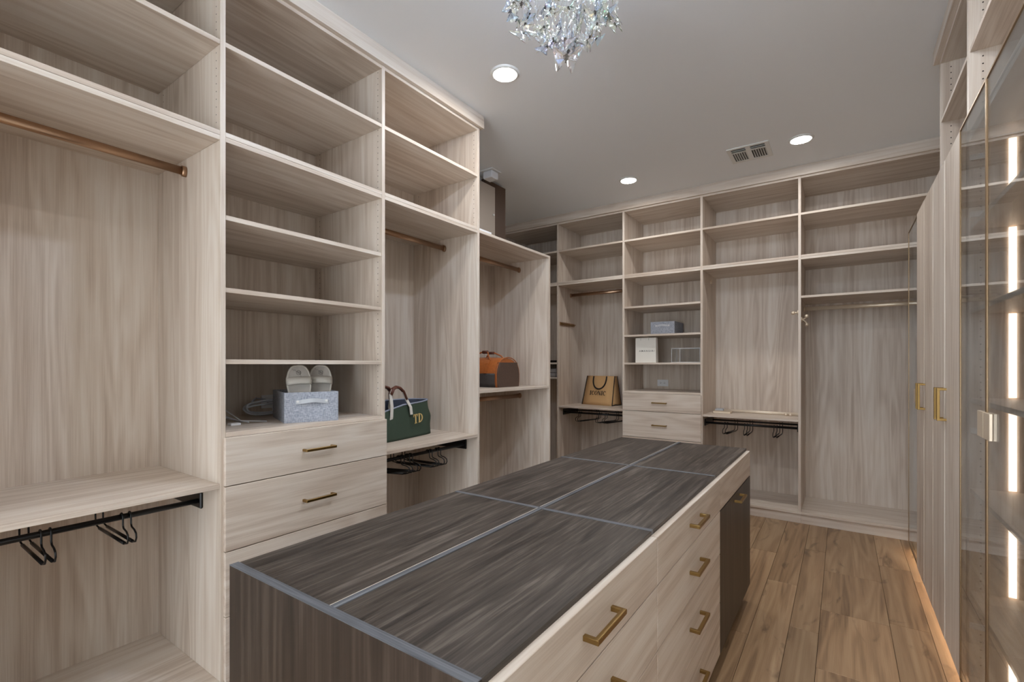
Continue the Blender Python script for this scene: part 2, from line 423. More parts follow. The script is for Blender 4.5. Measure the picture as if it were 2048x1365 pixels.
def bshelf(t, x0, x1, z, name='shelf', fy=BY+.003): return panel(name, t, x0+.0003, x1-.0003, fy, BB, z-.0195, z, 'x')
b_, x0, x1 = bbay('closet_bay', 'dim corner closet bay with stacked grey linens, behind the shorter bay', 0, True)
for z in (1.252, 1.425): bshelf(b_, x0, x1, z)
b0, x0, x1 = bbay('closet_bay', 'pale wood hanging bay holding the jute tote', 1)
bshelf(b0, x0, x1, .919, 'bench_shelf'); rod(b0, (x0, 5.17, 2.243), (x1, 5.17, 2.243))
b1, x0, x1 = bbay('shelf_bay', 'pale wood shelf unit with drawers, holding the white paper bag', 2)
for z in (2.020, 1.717, 1.421): bshelf(b1, x0, x1, z)
bshelf(b1, x0, x1, 1.120, 'counter_shelf', BY)
rowb = (1.101, .913, .640, .365, .100)
for i in range(4):
    d = obj('drawer_front', bx(x0-.010, x1+.010, BY-.019, BY-.0005, rowb[i+1]+.002, rowb[i]-.002, c=.0012), 'wood_x', b1)
    pull(d, ((x0+x1)/2-.005, BY-.019, (rowb[i]+rowb[i+1])/2), 'x', (0, -1, 0), L=.15)
obj('drawer_box', bx(x0+.01, x1-.01, BY+.01, BB-.03, .11, 1.095), 'dark_gap', b1)
b2, x0, x1 = bbay('closet_bay', 'pale wood bay with a loose metal rod lying on its bench shelf', 3)
bshelf(b2, x0, x1, .913, 'bench_shelf')
obj('rod_cup', MB().tube([(x0-.001, 5.20, 2.254), (x0+.016, 5.20, 2.254)], .014, 14, ry=.022), 'champagne', b2)
b3, x0, x1 = bbay('closet_bay', 'wide pale wood hanging bay reaching behind the glass doors, with brass hooks', 4)
bshelf(b3, x0, x1, 2.005); rod(b3, (x0, 5.17, 1.915), (x1, 5.17, 1.915), 'champagne')
# bronze pull-out rack on the far wall partition
vr = thing('belt_rack', 'short bronze pull-out rail fixed to the panel beside the jute tote bay', 'rail', (QX[1]+HT, 5.08, 1.86))
xx = QX[1]+HT
obj('mount_plate', bx(xx, xx+.012, 4.90, 5.26, 1.862, 1.902, c=.002), 'bronze', vr)
obj('slide', bx(xx+.012, xx+.022, 4.895, 5.255, 1.872, 1.892, c=.002), 'brass', vr)
for k in range(6): obj('peg', MB().tube([(xx+.020, 4.92+k*.06, 1.882), (xx+.05, 4.92+k*.06, 1.884)], .004, 8), 'bronze', vr)
# brass hooks on the partition between the two right-hand bays
def wall_hook(xf, s, y, z, label, prongs):
    t = thing('coat_hook', label, 'hook', (xf, y, z))
    obj('rosette', MB().tube([(xf, y, z), (xf+s*.007, y, z)], .022, 16), 'champagne', t)
    for dy, dz in prongs:
        o = obj('prong', MB().tube([(xf+s*.005, y, z), (xf+s*.022, y+dy*.3, z+dz*.2), (xf+s*.036, y+dy*.7, z+dz*.6), (xf+s*.040, y+dy, z+dz)], .007, 8), 'champagne', t)
        obj('knob', MB().lathe([(.002, -.016), (.013, -.012), (.017, 0), (.013, .012), (.002, .016)], 0, 0, 12).xf(Matrix.Translation((xf+s*.040, y+dy, z+dz))), 'champagne', t)
wall_hook(QX[4]-HT, -1, 4.905, 1.86, 'small brass knob hook on the panel above the loose rod', [(0, -.002)])
wall_hook(QX[4]+HT, 1, 4.93, 1.80, 'double pronged brass hook just below the champagne rod', [(-.015, .026), (.02, -.045)])
# ------------------------------------------------------------------ right wall cabinets
RX, RC, RB = .414, .440, 1.05       # door face, carcass front, back
DT, DBOT = 2.403, .050
def runit(name, label, y0, y1, top, group='cabinets along the glass door wall'):
    t = thing(name, label, 'cabinet', (.75, (y0+y1)/2, 0), group)
    for y in (y0, y1-.020): panel('side_panel', t, RC, RB, y, y+.020, .062, top, 'z')
    panel('back_panel', t, RB, RB+.012, y0, y1, .062, top, 'z')
    panel('base_panel', t, RC, RB, y0+.02, y1-.02, .062, .084, 'y')
    panel('toe_board', t, RC+.07, RC+.085, y0, y1, 0, .062, 'y')
    obj('toe_light', bx(RC+.03, RC+.055, y0+.02, y1-.02, .056, .062), 'toe_led', t)
    panel('top_panel', t, RC, RB, y0+.02, y1-.02, top-.02, top, 'y')
    return t
def rshelf(t, y0, y1, z, name='shelf'): return panel(name, t, RC+.003, RB, y0+.0203, y1-.0203, z-.0195, z, 'y')
def slab(t, y0, y1, hy, pr=0.0):
    d = obj('door', bx(RX-pr, RC-.004, y0+.002, y1-.002, DBOT, DT, c=.003), 'wood_z', t)
    pull(d, (RX-pr, hy, 1.205), 'z', (-1, 0, 0))
def glassdoor(t, y0, y1, ty):
    fr = MB(); f = .007
    y0 += .0015; y1 -= .0015
    fr.box(RX-.001, RX+.0065, y0, y0+f, DBOT, DT, c=.001); fr.box(RX-.001, RX+.0065, y1-f, y1, DBOT, DT, c=.001)
    fr.box(RX-.001, RX+.0065, y0+f, y1-f, DBOT, DBOT+f); fr.box(RX-.001, RX+.0065, y0+f, y1-f, DT-f, DT)
    d = obj('glass_door', fr, 'frame_bronze', t)
    obj('pane', bx(RX+.0015, RX+.0045, y0+f-.002, y1-f+.002, DBOT+f-.002, DT-f+.002), 'door_glass', d)
    if ty is not None:
        obj('tab_handle', bx(RX-.008, RX+.001, min(ty), max(ty), 1.140, 1.232, c=.001), 'champagne', d)
ra = runit('display_cabinet', 'tall glass door display cabinet with warm vertical light strip inside', 1.86, 2.77, TOP)
for z in (1.983, 1.631, 1.259, .879, .446): rshelf(ra, 1.86, 2.77, z)
rshelf(ra, 1.86, 2.77, 2.364, 'upper_base'); rshelf(ra, 1.86, 2.77, 2.385, 'lower_top'); rshelf(ra, 1.86, 2.77, 2.735)
glassdoor(ra, 2.314, 2.77, (2.318, 2.400)); glassdoor(ra, 1.86, 2.314, (2.310, 2.228))
zs = [.100, .446, .879, 1.259, 1.631, 1.983, 2.345]
for z0, z1 in zip(zs, zs[1:]): obj('light_strip', bx(.558, .581, 2.744, 2.7505, z0+.004, z1-.024), 'warm_led', ra)
for z0, z1 in zip(zs, zs[1:]): obj('light_strip', bx(.558, .581, 1.8795, 1.886, z0+.004, z1-.024), 'warm_led', ra)
holes(ra, 2.75, (.476, .95), .14, 2.33, -1, r=.0032); holes(ra, 2.75, (.483, .95), 2.40, 3.03, -1, r=.0032)
for z in (.30, 1.12, 2.03, 2.27):
    hg = obj('hinge', bx(RC+.002, RC+.05, 2.742, 2.7505, z-.012, z+.012, c=.002), 'white_metal', ra)
rb = runit('tall_cabinet', 'tall slab door cabinet with open cubbies above, next to the glass display cabinet', 2.77, 3.478, TOP)
slab(rb, 2.77, 3.122, 3.085); slab(rb, 3.122, 3.478, 3.160, .0018)
rshelf(rb, 2.77, 3.478, 2.364, 'upper_base'); rshelf(rb, 2.77, 3.478, 2.385, 'lower_top'); rshelf(rb, 2.77, 3.478, 2.735)
holes(rb, 3.458, (.483, .95), 2.40, 3.03, -1, r=.0032)
rc = runit('tall_cabinet', 'tall slab door cabinet without cubbies, beside the lone glass door', 3.478, 4.140, DT+.004)
slab(rc, 3.478, 3.812, 3.775, .0032); slab(rc, 3.812, 4.140, 3.850, .0048)
rd = runit('display_cabinet', 'narrow tall cabinet with a lone glass door at the far closet corner', 4.140, 4.685, DT+.004)
glassdoor(rd, 4.140, 4.685, (4.146, 4.26))
for z in (1.983, 1.631, 1.259, .879, .446): rshelf(rd, 4.14, 4.685, z)
# ------------------------------------------------------------------ island
IX0, IX1, IY0, IY1, IZ = -1.254, -.470, .5715, 3.137, .8985
isl = thing('closet_island', 'long dark topped island with pale drawers and brass pulls', 'island', (-.86, 1.85, 0))
FX = -.450
panel('end_panel', isl, IX0, FX-.022, IY0, IY0+.022, .0, IZ-.0005, 'z', mat='umber_z')
panel('end_panel', isl, IX0, FX-.022, IY1-.022, IY1, .09, IZ-.018, 'z', mat='umber_z')
panel('back_panel', isl, IX0, IX0+.018, IY0+.022, IY1-.022, .09, IZ-.018, 'z', mat='umber_z')
obj('carcass', bx(IX0+.018, FX-.022, IY0+.022, IY1-.022, .09, IZ-.019), 'dark_gap', isl)
obj('plinth', bx(IX0+.05, FX-.06, IY0+.022, IY1-.05, 0, .09), 'dark_gap', isl)
xm = -.862; hs = .0085
ys = [IY0+.022, 1.4186, 2.277, IY1]
for i in range(3):
    a = ys[i]+(hs if i else 0); b = ys[i+1]-(hs if i < 2 else 0)
    for x0, x1 in ((IX0, xm-hs), (xm+hs, IX1)):
        obj('top_panel', bx(x0, x1, a, b, IZ-.018, IZ-.0008, c=.0008), 'dark_y', isl)
    obj('joint_strip', bx(xm-hs, xm+hs, a-(2*hs if i else 0)+.0, b, IZ-.018, IZ+.0012, c=.0006), 'strip_y', isl)
    obj('strip_edge', bx(xm-hs-.0016, xm-hs, a, b, IZ-.018, IZ+.0014), 'edge', isl)
for y in ys[1:3]:
    obj('joint_strip', bx(IX0, xm-hs-.0016, y-hs, y+hs, IZ-.018, IZ+.0005, c=.0006), 'strip_x', isl)
    obj('joint_strip', bx(xm+hs, IX1, y-hs, y+hs, IZ-.018, IZ+.0005, c=.0006), 'strip_x', isl)
obj('edge_strip', bx(IX0, IX1, IY0-.0005, IY0+.022, IZ-.001, IZ+.0012, c=.0004), 'strip_x', isl)
zr = (.8865, .741, .547, .329, .095)
yb = [IY0+.004, 1.405, 2.288, IY1-.004]
for m in range(3):
    n = 4 if m < 2 else 1
    for i in range(n):
        d = obj('drawer_front', bx(FX-.0215, FX, yb[m]+.0015, yb[m+1]-.0015, zr[i+1]+.0015, zr[i]-.0015, c=.0012), 'wood_y', isl)
        if m < 2: pull(d, (FX, (yb[m]+yb[m+1])/2, (zr[i]+zr[i+1])/2+.005), 'y', (1, 0, 0))
d = obj('tilt_door', bx(FX-.0215, FX, yb[2]+.0015, yb[3]-.0015, .095, .7365, c=.0012), 'umber_z', isl)
pull(d, (FX, (yb[2]+yb[3])/2, .703), 'y', (1, 0, 0))
# ------------------------------------------------------------------ pull-out trouser racks and their hangers
def rack(label, c, L, back, along):
    """front rail centre c, length L; back = unit vector towards the wall"""
    a = Vector((0,1,0)) if along == 'y' else Vector((1,0,0)); b = Vector(back); c = Vector(c)
    t = thing('trouser_rack', label, 'rack', c-Vector((0,0,.035)), 'black pull-out trouser racks')
    obj('rail', MB().tube([c-a*(L/2-.004), c+a*(L/2-.004)], .011, 12), 'black_metal', t)
    obj('rail', MB().tube([c+b*.30-a*(L/2-.004), c+b*.30+a*(L/2-.004)], .008, 10), 'black_metal', t)
    for s in (-1, 1):
        p, q = c+a*s*(L/2)-b*.022+Vector((0,0,-.032)), c+a*s*(L/2-.012)+b*.36+Vector((0,0,.038))
        obj('bracket', bx(p.x, q.x, p.y, q.y, p.z, q.z, c=.004), 'black_metal', t)
    return t
def hanger(label, c, back, along, turn=0.0):
    t = thing('trouser_hanger', label, 'hanger', Vector(c)-Vector((0,0,.098)), 'black trouser hangers on the racks')
    M = Matrix.Identity(3)
    a = Vector((0,1,0)) if along == 'y' else Vector((1,0,0)); b = Vector(back); c = Vector(c)
    rt = Matrix.Rotation(turn, 3, 'Z')
    def W(s, y, z): return c+a*(s+y*turn)+b*y+Vector((0,0,z))
    for s in (-.0125, .0125):
        loop = [W(s, .0143*math.cos(q), .0143*math.sin(q)) for q in [math.radians(d) for d in range(-40, 181, 20)]]
        pts = loop+[W(s, -.0145, -.030), W(s, -.022, -.040), W(s, -.050, -.046), W(s, -.066, -.056), W(s, -.070, -.072), W(s, -.062, -.088), W(s, -.040, -.094), W(s, -.02, -.094)]
        obj('wire', MB().tube(pts, .0032, 7), 'black_metal', t)
        obj('bar', MB().tube([W(s, -.03, -.094), W(s, .26, -.094)], .006, 8), 'black_metal', t)
        obj('wire', MB().tube([W(s, .255, -.094), W(s, .292, -.090), W(s, .3095, -.074), W(s, .3114, -.05)]+[W(s, .30+.0114*math.cos(math.radians(d)), .0114*math.sin(math.radians(d))) for d in range(0, 181, 20)], .0032, 7), 'black_metal', t)
    return t
LBK = (-1, 0, 0); BBK = (0, 1, 0)
rack('black trouser rack in the bay next to the slippers', (-2.265, (Y0+Y1a)/2, .815), Y1a-Y0, LBK, 'y')
rack('black trouser rack under the shelf with the green tote', (-2.21, (Y2b+Y3a)/2, .832), Y3a-Y2b, LBK, 'y')
rack('black trouser rack under the shelf with the jute tote', (-2.3315, 5.00, .838), QX[2]-QX[1]-2*HT, BBK, 'x')
rack('black trouser rack under the shelf with the loose rod', (-.718, 4.96, .828), QX[4]-QX[3]-2*HT, BBK, 'x')
hanger('black wire trouser hanger closer to the drawers, in the bay next to the slippers', (-2.265, .655, .815), LBK, 'y')
hanger('black wire trouser hanger farther from the drawers, in the bay next to the slippers', (-2.265, .430, .815), LBK, 'y')
for w_, y, tr in (('closest to the drawers', 1.99, -.35), ('second from the drawers', 2.06, -.30), ('third from the drawers', 2.235, -.12), ('farthest from the drawers', 2.315, -.05)):
    hanger('black wire trouser hanger below the green tote, '+w_, (-2.21, y, .832), LBK, 'y', tr)
for w_, x, tr in (('farthest from the drawers', -2.50, .25), ('second from the drawers', -2.25, .25), ('closest to the drawers', -2.17, .25)):
    hanger('black wire trouser hanger below the jute tote, '+w_, (x, 5.00, .838), BBK, 'x', tr)
for w_, x, tr in (('closest to the drawers', -.92, .12), ('middle one of three', -.745, .0), ('farthest from the drawers', -.50, .05)):
    hanger('black wire trouser hanger below the loose metal rod, '+w_, (x, 4.96, .828), BBK, 'x', tr)
# ------------------------------------------------------------------ ceiling fittings
def downlight(x, y, label):
    t = thing('downlight', label, 'ceiling light', (x, y, CEIL-.012), 'recessed ceiling downlights')
    obj('trim_ring', MB().lathe([(.068, CEIL-.004), (.070, CEIL-.011), (.080, CEIL-.009), (.088, CEIL-.001), (.088, CEIL), (.066, CEIL)], x, y, 36), 'white_metal', t)
    mb = MB(); mb.add([(x+.068*math.cos(2*math.pi*k/36), y+.068*math.sin(2*math.pi*k/36), CEIL-.0075) for k in range(36)], [tuple(range(36))])
    obj('lens', mb, 'lamp_lens', t)
downlight(-1.659, 2.316, 'round recessed downlight between the chandelier and the tall shelves')
downlight(-1.656, 4.314, 'round recessed downlight between the chandelier and the far bay of the jute tote')
downlight(-.261, 4.292, 'round recessed downlight right next to the air vent')
downlight(-.261, 2.316, 'round recessed downlight above the island drawers beside the glass cabinet')
downlight(-.261, .32, 'round recessed downlight by the island end nearest the front wall')
downlight(-.95, -1.4, 'added round recessed downlight near the unseen front wall')  # unseen lamp added off the grid to light the room from behind
vt = thing('air_vent', 'white rectangular ceiling air vent with two banks of louvers', 'vent', (-.622, 4.32, CEIL-.012))
vx0, vx1, vy0, vy1 = -.775, -.470, 4.165, 4.480
fr = MB()
z0, z1 = CEIL-.008, CEIL
groups = [(vx0+.030, -.640), (-.605, vx1-.030)]
fr.box(vx0, vx1, vy0, vy0+.028, z0, z1, c=.002); fr.box(vx0, vx1, vy1-.03, vy1, z0, z1, c=.002)
fr.box(vx0, groups[0][0], vy0+.028, vy1-.03, z0, z1); fr.box(groups[0][1], groups[1][0], vy0+.028, vy1-.03, z0, z1); fr.box(groups[1][1], vx1, vy0+.028, vy1-.03, z0, z1)
for a, b in groups: fr.box(a, b, vy0+.095, vy0+.108, z0, z1)
obj('frame', fr, 'white_metal', vt)
obj('duct_shade_plate', bx(vx0+.028, vx1-.028, vy0+.026, vy1-.028, CEIL-.0015, CEIL-.0005), 'dark_gap', vt)  # thin black plate, no opening cut; the duct's shade is put into its colour
for a, b in groups:
    for k in range(2):
        y = vy0+.044+k*.030
        obj('louver', MB().add([(a, y, z0-.004), (b, y, z0-.004), (b, y+.010, z1-.001), (a, y+.010, z1-.001), (a, y+.002, z0-.005), (b, y+.002, z0-.005), (b, y+.012, z1-.001), (a, y+.012, z1-.001)], [(0,1,2,3), (4,7,6,5), (0,4,5,1), (3,2,6,7), (0,3,7,4), (1,5,6,2)]), 'white_metal', vt)
    n = 6; ya, yb_ = vy0+.108, vy1-.03
    for k in range(n):
        x = a+(b-a)*(k+.55)/n
        obj('louver', MB().add([(x, ya, z0-.003), (x, yb_, z0-.003), (x+.006, yb_, z1-.001), (x+.006, ya, z1-.001), (x+.002, ya, z0-.004), (x+.002, yb_, z0-.004), (x+.008, yb_, z1-.001), (x+.008, ya, z1-.001)], [(0,1,2,3), (4,7,6,5), (0,4,5,1), (3,2,6,7), (0,3,7,4), (1,5,6,2)]), 'white_metal', vt)
# small square fitting on the ceiling by the electrical panel
cf = thing('ceiling_sensor', 'small white square sensor box on the ceiling above the electrical panel', 'sensor', (-2.60, 3.42, CEIL-.075))
obj('flange', bx(-2.675, -2.535, 3.345, 3.485, CEIL-.012, CEIL, c=.003), 'white_metal', cf)
obj('housing', bx(-2.655, -2.555, 3.365, 3.465, CEIL-.075, CEIL-.012, c=.006), 'white_plastic', cf)
# electrical panel
ep = thing('electrical_panel', 'brown metal electrical panel with beige door high on the wall', 'electrical panel', (XWL, 3.5, 2.36))
obj('backboard', bx(XWL, XWL+.045, 3.46, 3.785, 2.347, 3.12, c=.002), 'panel_brown', ep)
pd = obj('door', bx(XWL+.046, XWL+.068, 3.16, 3.585, 2.58, 3.065, c=.003), 'panel_grey', ep)
obj('latch', MB().tube([(XWL+.066, 3.555, 2.80), (XWL+.078, 3.555, 2.80)], .010, 14), 'white_metal', pd)
obj('box_side', bx(XWL, XWL+.046, 3.16, 3.455, 2.58, 3.065), 'panel_brown', ep)
tag(obj('white_board', bx(-2.60, -2.12, 2.625, 2.790, 2.346, 2.372, c=.002), 'white_plastic'), 'flat white board lying on top of the shorter closet bay', 'board')
# ------------------------------------------------------------------ chandelier
CX, CY, CS = -.84, 1.56, .8
ch = thing('chandelier', 'crystal butterfly chandelier hanging over the dark island', 'chandelier', (CX, CY, CEIL))
obj('canopy', MB().lathe([(.22, CEIL-.001), (.22, CEIL-.022), (.20, CEIL-.028), (.02, CEIL-.028)], CX, CY, 40), 'white_metal', ch)
for k in range(3):
    q = k*2*math.pi/3+.4; x, y = CX+.04*math.cos(q), CY+.04*math.sin(q)
    obj('bulb', MB().lathe([(.004, CEIL-.027), (.018, CEIL-.029), (.025, CEIL-.036), (.026, CEIL-.046), (.022, CEIL-.056), (.014, CEIL-.063), (.002, CEIL-.066)], x, y, 14), 'cool_bulb', ch)
def wing_mesh(mat):
    mb = MB()
    for s in (-1, 1):
        up = [(.005, .004), (.028, .028), (.060, .060), (.065, .058), (.058, .030), (.044, -.002), (.006, -.004)]
        lo = [(.006, -.005), (.043, -.003), (.040, -.022), (.034, -.048), (.029, -.055), (.012, -.030)]
        for poly in (up, lo):
            n = len(poly); cx_ = sum(p[0] for p in poly)/n; cz_ = sum(p[1] for p in poly)/n
            vs = [(s*p[0], s*0+abs(p[0])*.35, p[1]) for p in poly]+[(s*p[0], .0035+abs(p[0])*.35, p[1]) for p in poly]
            vs += [(s*cx_, -.004+cx_*.35, cz_), (s*cx_, .0075+cx_*.35, cz_)]
            fs = [(k, (k+1) % n, n+(k+1) % n, n+k) for k in range(n)]+[(k, (k+1) % n, 2*n) for k in range(n)]+[(n+k, n+(k+1) % n, 2*n+1) for k in range(n)]
            mb.add(vs, fs)
    return mb
def flower():
    mb = MB()
    for k in range(5):
        q = k*2*math.pi/5+.3; cx_, cz_ = .008*math.cos(q), .008*math.sin(q)
        mb.add([(cx_+.0055*math.cos(j*math.pi/4), -.006, cz_+.0055*math.sin(j*math.pi/4)) for j in range(8)]+[(cx_+.0055*math.cos(j*math.pi/4), -.003, cz_+.0055*math.sin(j*math.pi/4)) for j in range(8)],
               [tuple(range(8)), tuple(range(8, 16))]+[(j, (j+1) % 8, 8+(j+1) % 8, 8+j) for j in range(8)])
    mb.box(-.0025, .0025, -.007, -.002, -.022, .014)
    return mb
protos = []
for i in range(3):
    b = obj('crystal_butterfly', wing_mesh(None), 'crystal_%s' % 'abc'[i], ch)
    f_ = obj('flower', flower(), 'pewter', b)
    f_.location = (0, -.004, 0); protos.append(b)
bead = obj('bead', MB().lathe([(.001, -.006), (.005, -.003), (.006, 0), (.005, .003), (.001, .006)], 0, 0, 8), 'crystal_a', ch)
spots = [(0.0, 0.0, 2.815, 1.12, .12)]
rnd = random.Random(11)
for n, r0, r1 in ((6, .03, .09), (14, .10, .17), (24, .17, .27)):
    for k in range(n):
        q = 2*math.pi*(k+rnd.uniform(-.3, .3))/n; r = rnd.uniform(r0, r1)
        zb = 2.835+.72*r+rnd.uniform(0, .05)
        spots.append((r*math.cos(q), r*math.sin(q), min(zb, 3.06), rnd.uniform(.5, .82), rnd.uniform(-.8, .8)))
for k in range(46):
    q = rnd.uniform(0, 2*math.pi); r = .25*math.sqrt(rnd.random())
    spots.append((r*math.cos(q), r*math.sin(q), min(3.07, 2.90+.55*r+rnd.uniform(0, .12)), rnd.uniform(.4, .65), rnd.uniform(-1, 1)))
cam_yaw = math.radians(34.77)
for i, (dx, dy, z, sc, tilt) in enumerate([(a*CS, b*CS, EYE+(c-EYE)*CS, d*CS, e) for a, b, c, d, e in spots]):
    b = protos[i % 3]
    if i >= 3:
        src = b; b = src.copy(); COL.objects.link(b); b.parent = ch
        f2 = src.children[0].copy(); COL.objects.link(f2); f2.parent = b
    b.location = (dx, dy, z-CEIL); b.scale = (sc,)*3
    b.rotation_euler = (tilt*.5, tilt, (cam_yaw if i == 0 else rnd.uniform(-1.4, 1.4)+cam_yaw))
    obj('strand', MB().tube([(CX+dx, CY+dy, z+.012*sc), (CX+dx, CY+dy, CEIL-.027)], .0006, 4), 'crystal_b', ch)
    for zz in (z+.035, z+.06):
        if zz < CEIL-.04:
            c2 = bead.copy(); COL.objects.link(c2); c2.parent = ch; c2.location = (dx, dy, zz-CEIL)
bead.location = (.02, .02, 2.70-CEIL)
# ------------------------------------------------------------------ things on the left shelves
def wallplate(label, p, axis, out, n=2, w=.124, h=.075):
    """duplex outlet plate lying sideways; p = centre on the panel"""
    t = thing('power_outlet', label, 'outlet', p)
    a = Vector((0,1,0)) if axis == 'y' else Vector((1,0,0)); o = Vector(out); p = Vector(p)
    def ob(name, ca, cz, ha, hz, o0, o1, mat, c=.0):
        q = [p+a*(ca-ha)+o*o0+Vector((0,0,cz-hz)), p+a*(ca+ha)+o*o1+Vector((0,0,cz+hz))]
        return obj(name, bx(q[0].x, q[1].x, q[0].y, q[1].y, q[0].z, q[1].z, c=c), mat, t)
    ob('cover_plate', 0, 0, w/2, h/2, 0, .006, 'white_plastic', .002)
    for s in (-1, 1):
        ob('socket', s*.021, 0, .017, .015, .0055, .008, 'white_plastic', .001)
        for ss in (-1, 1): ob('slot', s*.021-.004, ss*.006, .005, .0016, .0078, .0084, 'hole')
        ob('slot', s*.021+.009, 0, .0022, .0024, .0078, .0084, 'hole')
wallplate('white power outlet behind the grey box with the slippers', (LB, 1.475, 1.186), 'y', (1, 0, 0))
wallplate('white power outlet above the drawers under the paper bag', (-1.689, BB, 1.190), 'x', (0, -1, 0))
def fabric_box(label, o, ux, w, d, h):
    """open linen bin; o = front-left bottom corner, ux = direction of its front"""
    t = thing('fabric_bin', label, 'storage box', o, 'grey linen storage boxes')
    ux = Vector(ux).normalized(); uy = Vector((-ux.y, ux.x, 0))
    M = Matrix(((ux.x, uy.x, 0, o[0]), (ux.y, uy.y, 0, o[1]), (0, 0, 1, o[2]), (0, 0, 0, 1)))
    mb = MB(); e = .004
    mb.box(0, w, 0, e, 0, h, c=.001); mb.box(0, w, d-e, d, 0, h, c=.001); mb.box(0, e, e, d-e, 0, h); mb.box(w-e, w, e, d-e, 0, h); mb.box(e, w-e, e, d-e, 0, .004)
    obj('bin_body', mb.xf(M), 'linen_grey', t)
    zc = h*.70; pts = []
    for k in range(13):
        s = k/12; x = w*(.20+.60*s); pts.append((x, -.002-.012*math.sin(math.pi*min(1, max(0, (s-.15)/.7))), zc-.004*math.cos(2*math.pi*s)))
    hd = obj('strap_handle', MB().band(pts, (0, 0, .020), .003).xf(M), 'plastic_strap', t)
    for s in (.235, .765): obj('rivet', MB().tube([(w*s, -.003, zc), (w*s, -.0065, zc)], .006, 12).xf(M), 'white_metal', hd)
    return t, M
t, MBX = fabric_box('grey linen box with white slippers standing in it', (-2.185, 1.243, 1.117), (.353, .935, 0), .25, .355, .147)
fabric_box('grey linen box on the shelf above the white paper bag', (-1.686, 5.035, 1.717), (1, .02, 0), .25, .36, .139)
def slipper(label, cx, cy, turn, lean):
    t = thing('slipper', label, 'slipper', (MBX @ Vector((cx, cy, .0045))))
    M = MBX @ Matrix.Translation((cx, cy, .0105)) @ Matrix.Rotation(turn, 4, 'Y') @ Matrix.Rotation(-lean, 4, 'X')
    # local: x across, y thickness (front = -y), z up the sole
    def outline(g):
        pts = []
        for k in range(36):
            q = 2*math.pi*k/36; z = .1325-.1325*math.cos(q); s = math.sin(q)
            wv = .0585*(1-.22*math.exp(-((z-.11)/.06)**2))*(1.0 if z > .1 else .88)
            pts.append((math.copysign(abs(s)**.62, s)*(wv+g), z+(g if math.cos(q) < 0 else -g)))
        return pts
    mb = MB(); o = outline(0)
    mb.loft([[(x, .010, z) for x, z in o], [(x, 0, z) for x, z in o]])
    obj('sole', mb.xf(M), 'terry_sole', t)
    obj('welt', MB().tube([(x, .004, z) for x, z in outline(.001)], .0055, 6, closed=True).xf(M), 'terry', t)
    st = MB(); rings = []
    for z, hgt, ww in ((.216, .010, .057), (.203, .026, .060), (.186, .038, .061), (.168, .044, .060)):
        out = [(ww*math.cos(math.pi*k/14), -hgt*math.sin(math.pi*k/14)**.8+.006, z+.014*math.sin(math.pi*k/14)*(-1 if z > .21 else .6)) for k in range(15)]
        inn = [((ww-.005)*math.cos(math.pi*k/14), -(hgt-.005)*math.sin(math.pi*k/14)**.8+.006, z+.014*math.sin(math.pi*k/14)*(-1 if z > .21 else .6)) for k in range(14, -1, -1)]
        rings.append(out+inn)
    obj('strap', st.loft(rings).xf(M), 'terry', t)
    em = MB(); em.tube([(.011*math.cos(2*math.pi*k/20), -.0008, .238+.011*math.sin(2*math.pi*k/20)) for k in range(20)], .0008, 5, closed=True)
    for p in ([(-.005, .232), (-.005, .244)], [(-.005, .244), (0, .242), (-.001, .238), (-.005, .238)], [(.002, .232), (.002, .244)], [(.007, .232), (.007, .244)], [(.002, .238), (.007, .238)]):
        em.tube([(x, -.0008, z) for x, z in p], .0006, 4)
    em.tube([(-.030+.003*k, -.0008, .254+.004*math.sin(k*1.7)-.00018*k*k) for k in range(20)], .0005, 4)
    obj('emblem', em.xf(M @ Matrix.Translation((0, 0, -.007))), 'grey_ink', t)
slipper('white terry slipper leaning to the left in the grey box', .088, .072, -.04, .05)
slipper('white terry slipper leaning to the right in the grey box', .187, .126, .04, .05)
# cables
def coil():
    t = thing('coiled_cable', 'coiled white power cable beside the grey box with slippers', 'cable', (-2.60, 1.37, 1.117))
    pts = []
    for k in range(120):
        q = 2*math.pi*4*k/119; w_ = .11+.012*math.sin(k*.21); h_ = .036+.006*math.cos(k*.13)
        pts.append((-2.60+.02*math.sin(k*.3)+.024*math.sin(q), 1.375+w_*math.cos(q), 1.1612+h_*math.sin(q)+.006*math.sin(k*.17)))
    obj('loops', MB().tube(pts, .0052, 8), 'cable', t)
    obj('tie', MB().tube([(-2.60+.035*math.cos(q), 1.43, 1.1615+.042*math.sin(q)) for q in [2*math.pi*k/16 for k in range(16)]], .0028, 6, closed=True), 'white_plastic', t)
    obj('lead', MB().tube([(-2.60, 1.30, 1.20), (-2.64, 1.34, 1.215), (-2.69, 1.42, 1.20), (-2.70, 1.452, 1.187)], .0045, 8), 'cable', t)
    obj('plug', bx(-2.7175, -2.692, 1.440, 1.468, 1.172, 1.200, c=.003), 'cable', t)
coil()
for i, (lab, x, y, n) in enumerate((('loose bundle of thin white cables next to the coiled cable', -2.45, 1.10, 5),)):
    t = thing('cable_bundle', lab, 'cable', (x, y, 1.117)); rr = random.Random(4)
    for k in range(n):
        a, b, h = rr.uniform(-.05, .05), rr.uniform(-.06, .06), rr.uniform(.02, .08)
        obj('lead', MB().tube([(x-.18+a, Y1b+.004, 1.122), (x-.10+a, y-.09, 1.122+h*.8), (x+b*.3, y-.03+b*.3, 1.122+h), (x+.03+b, y+.04, 1.127), (x+.10+b, y+.085+a, 1.1215)], .0028, 6), 'cable', t)
    obj('connector', bx(-2.335, -2.300, 1.055, 1.100, 1.117, 1.128, c=.002), 'white_plastic', t)
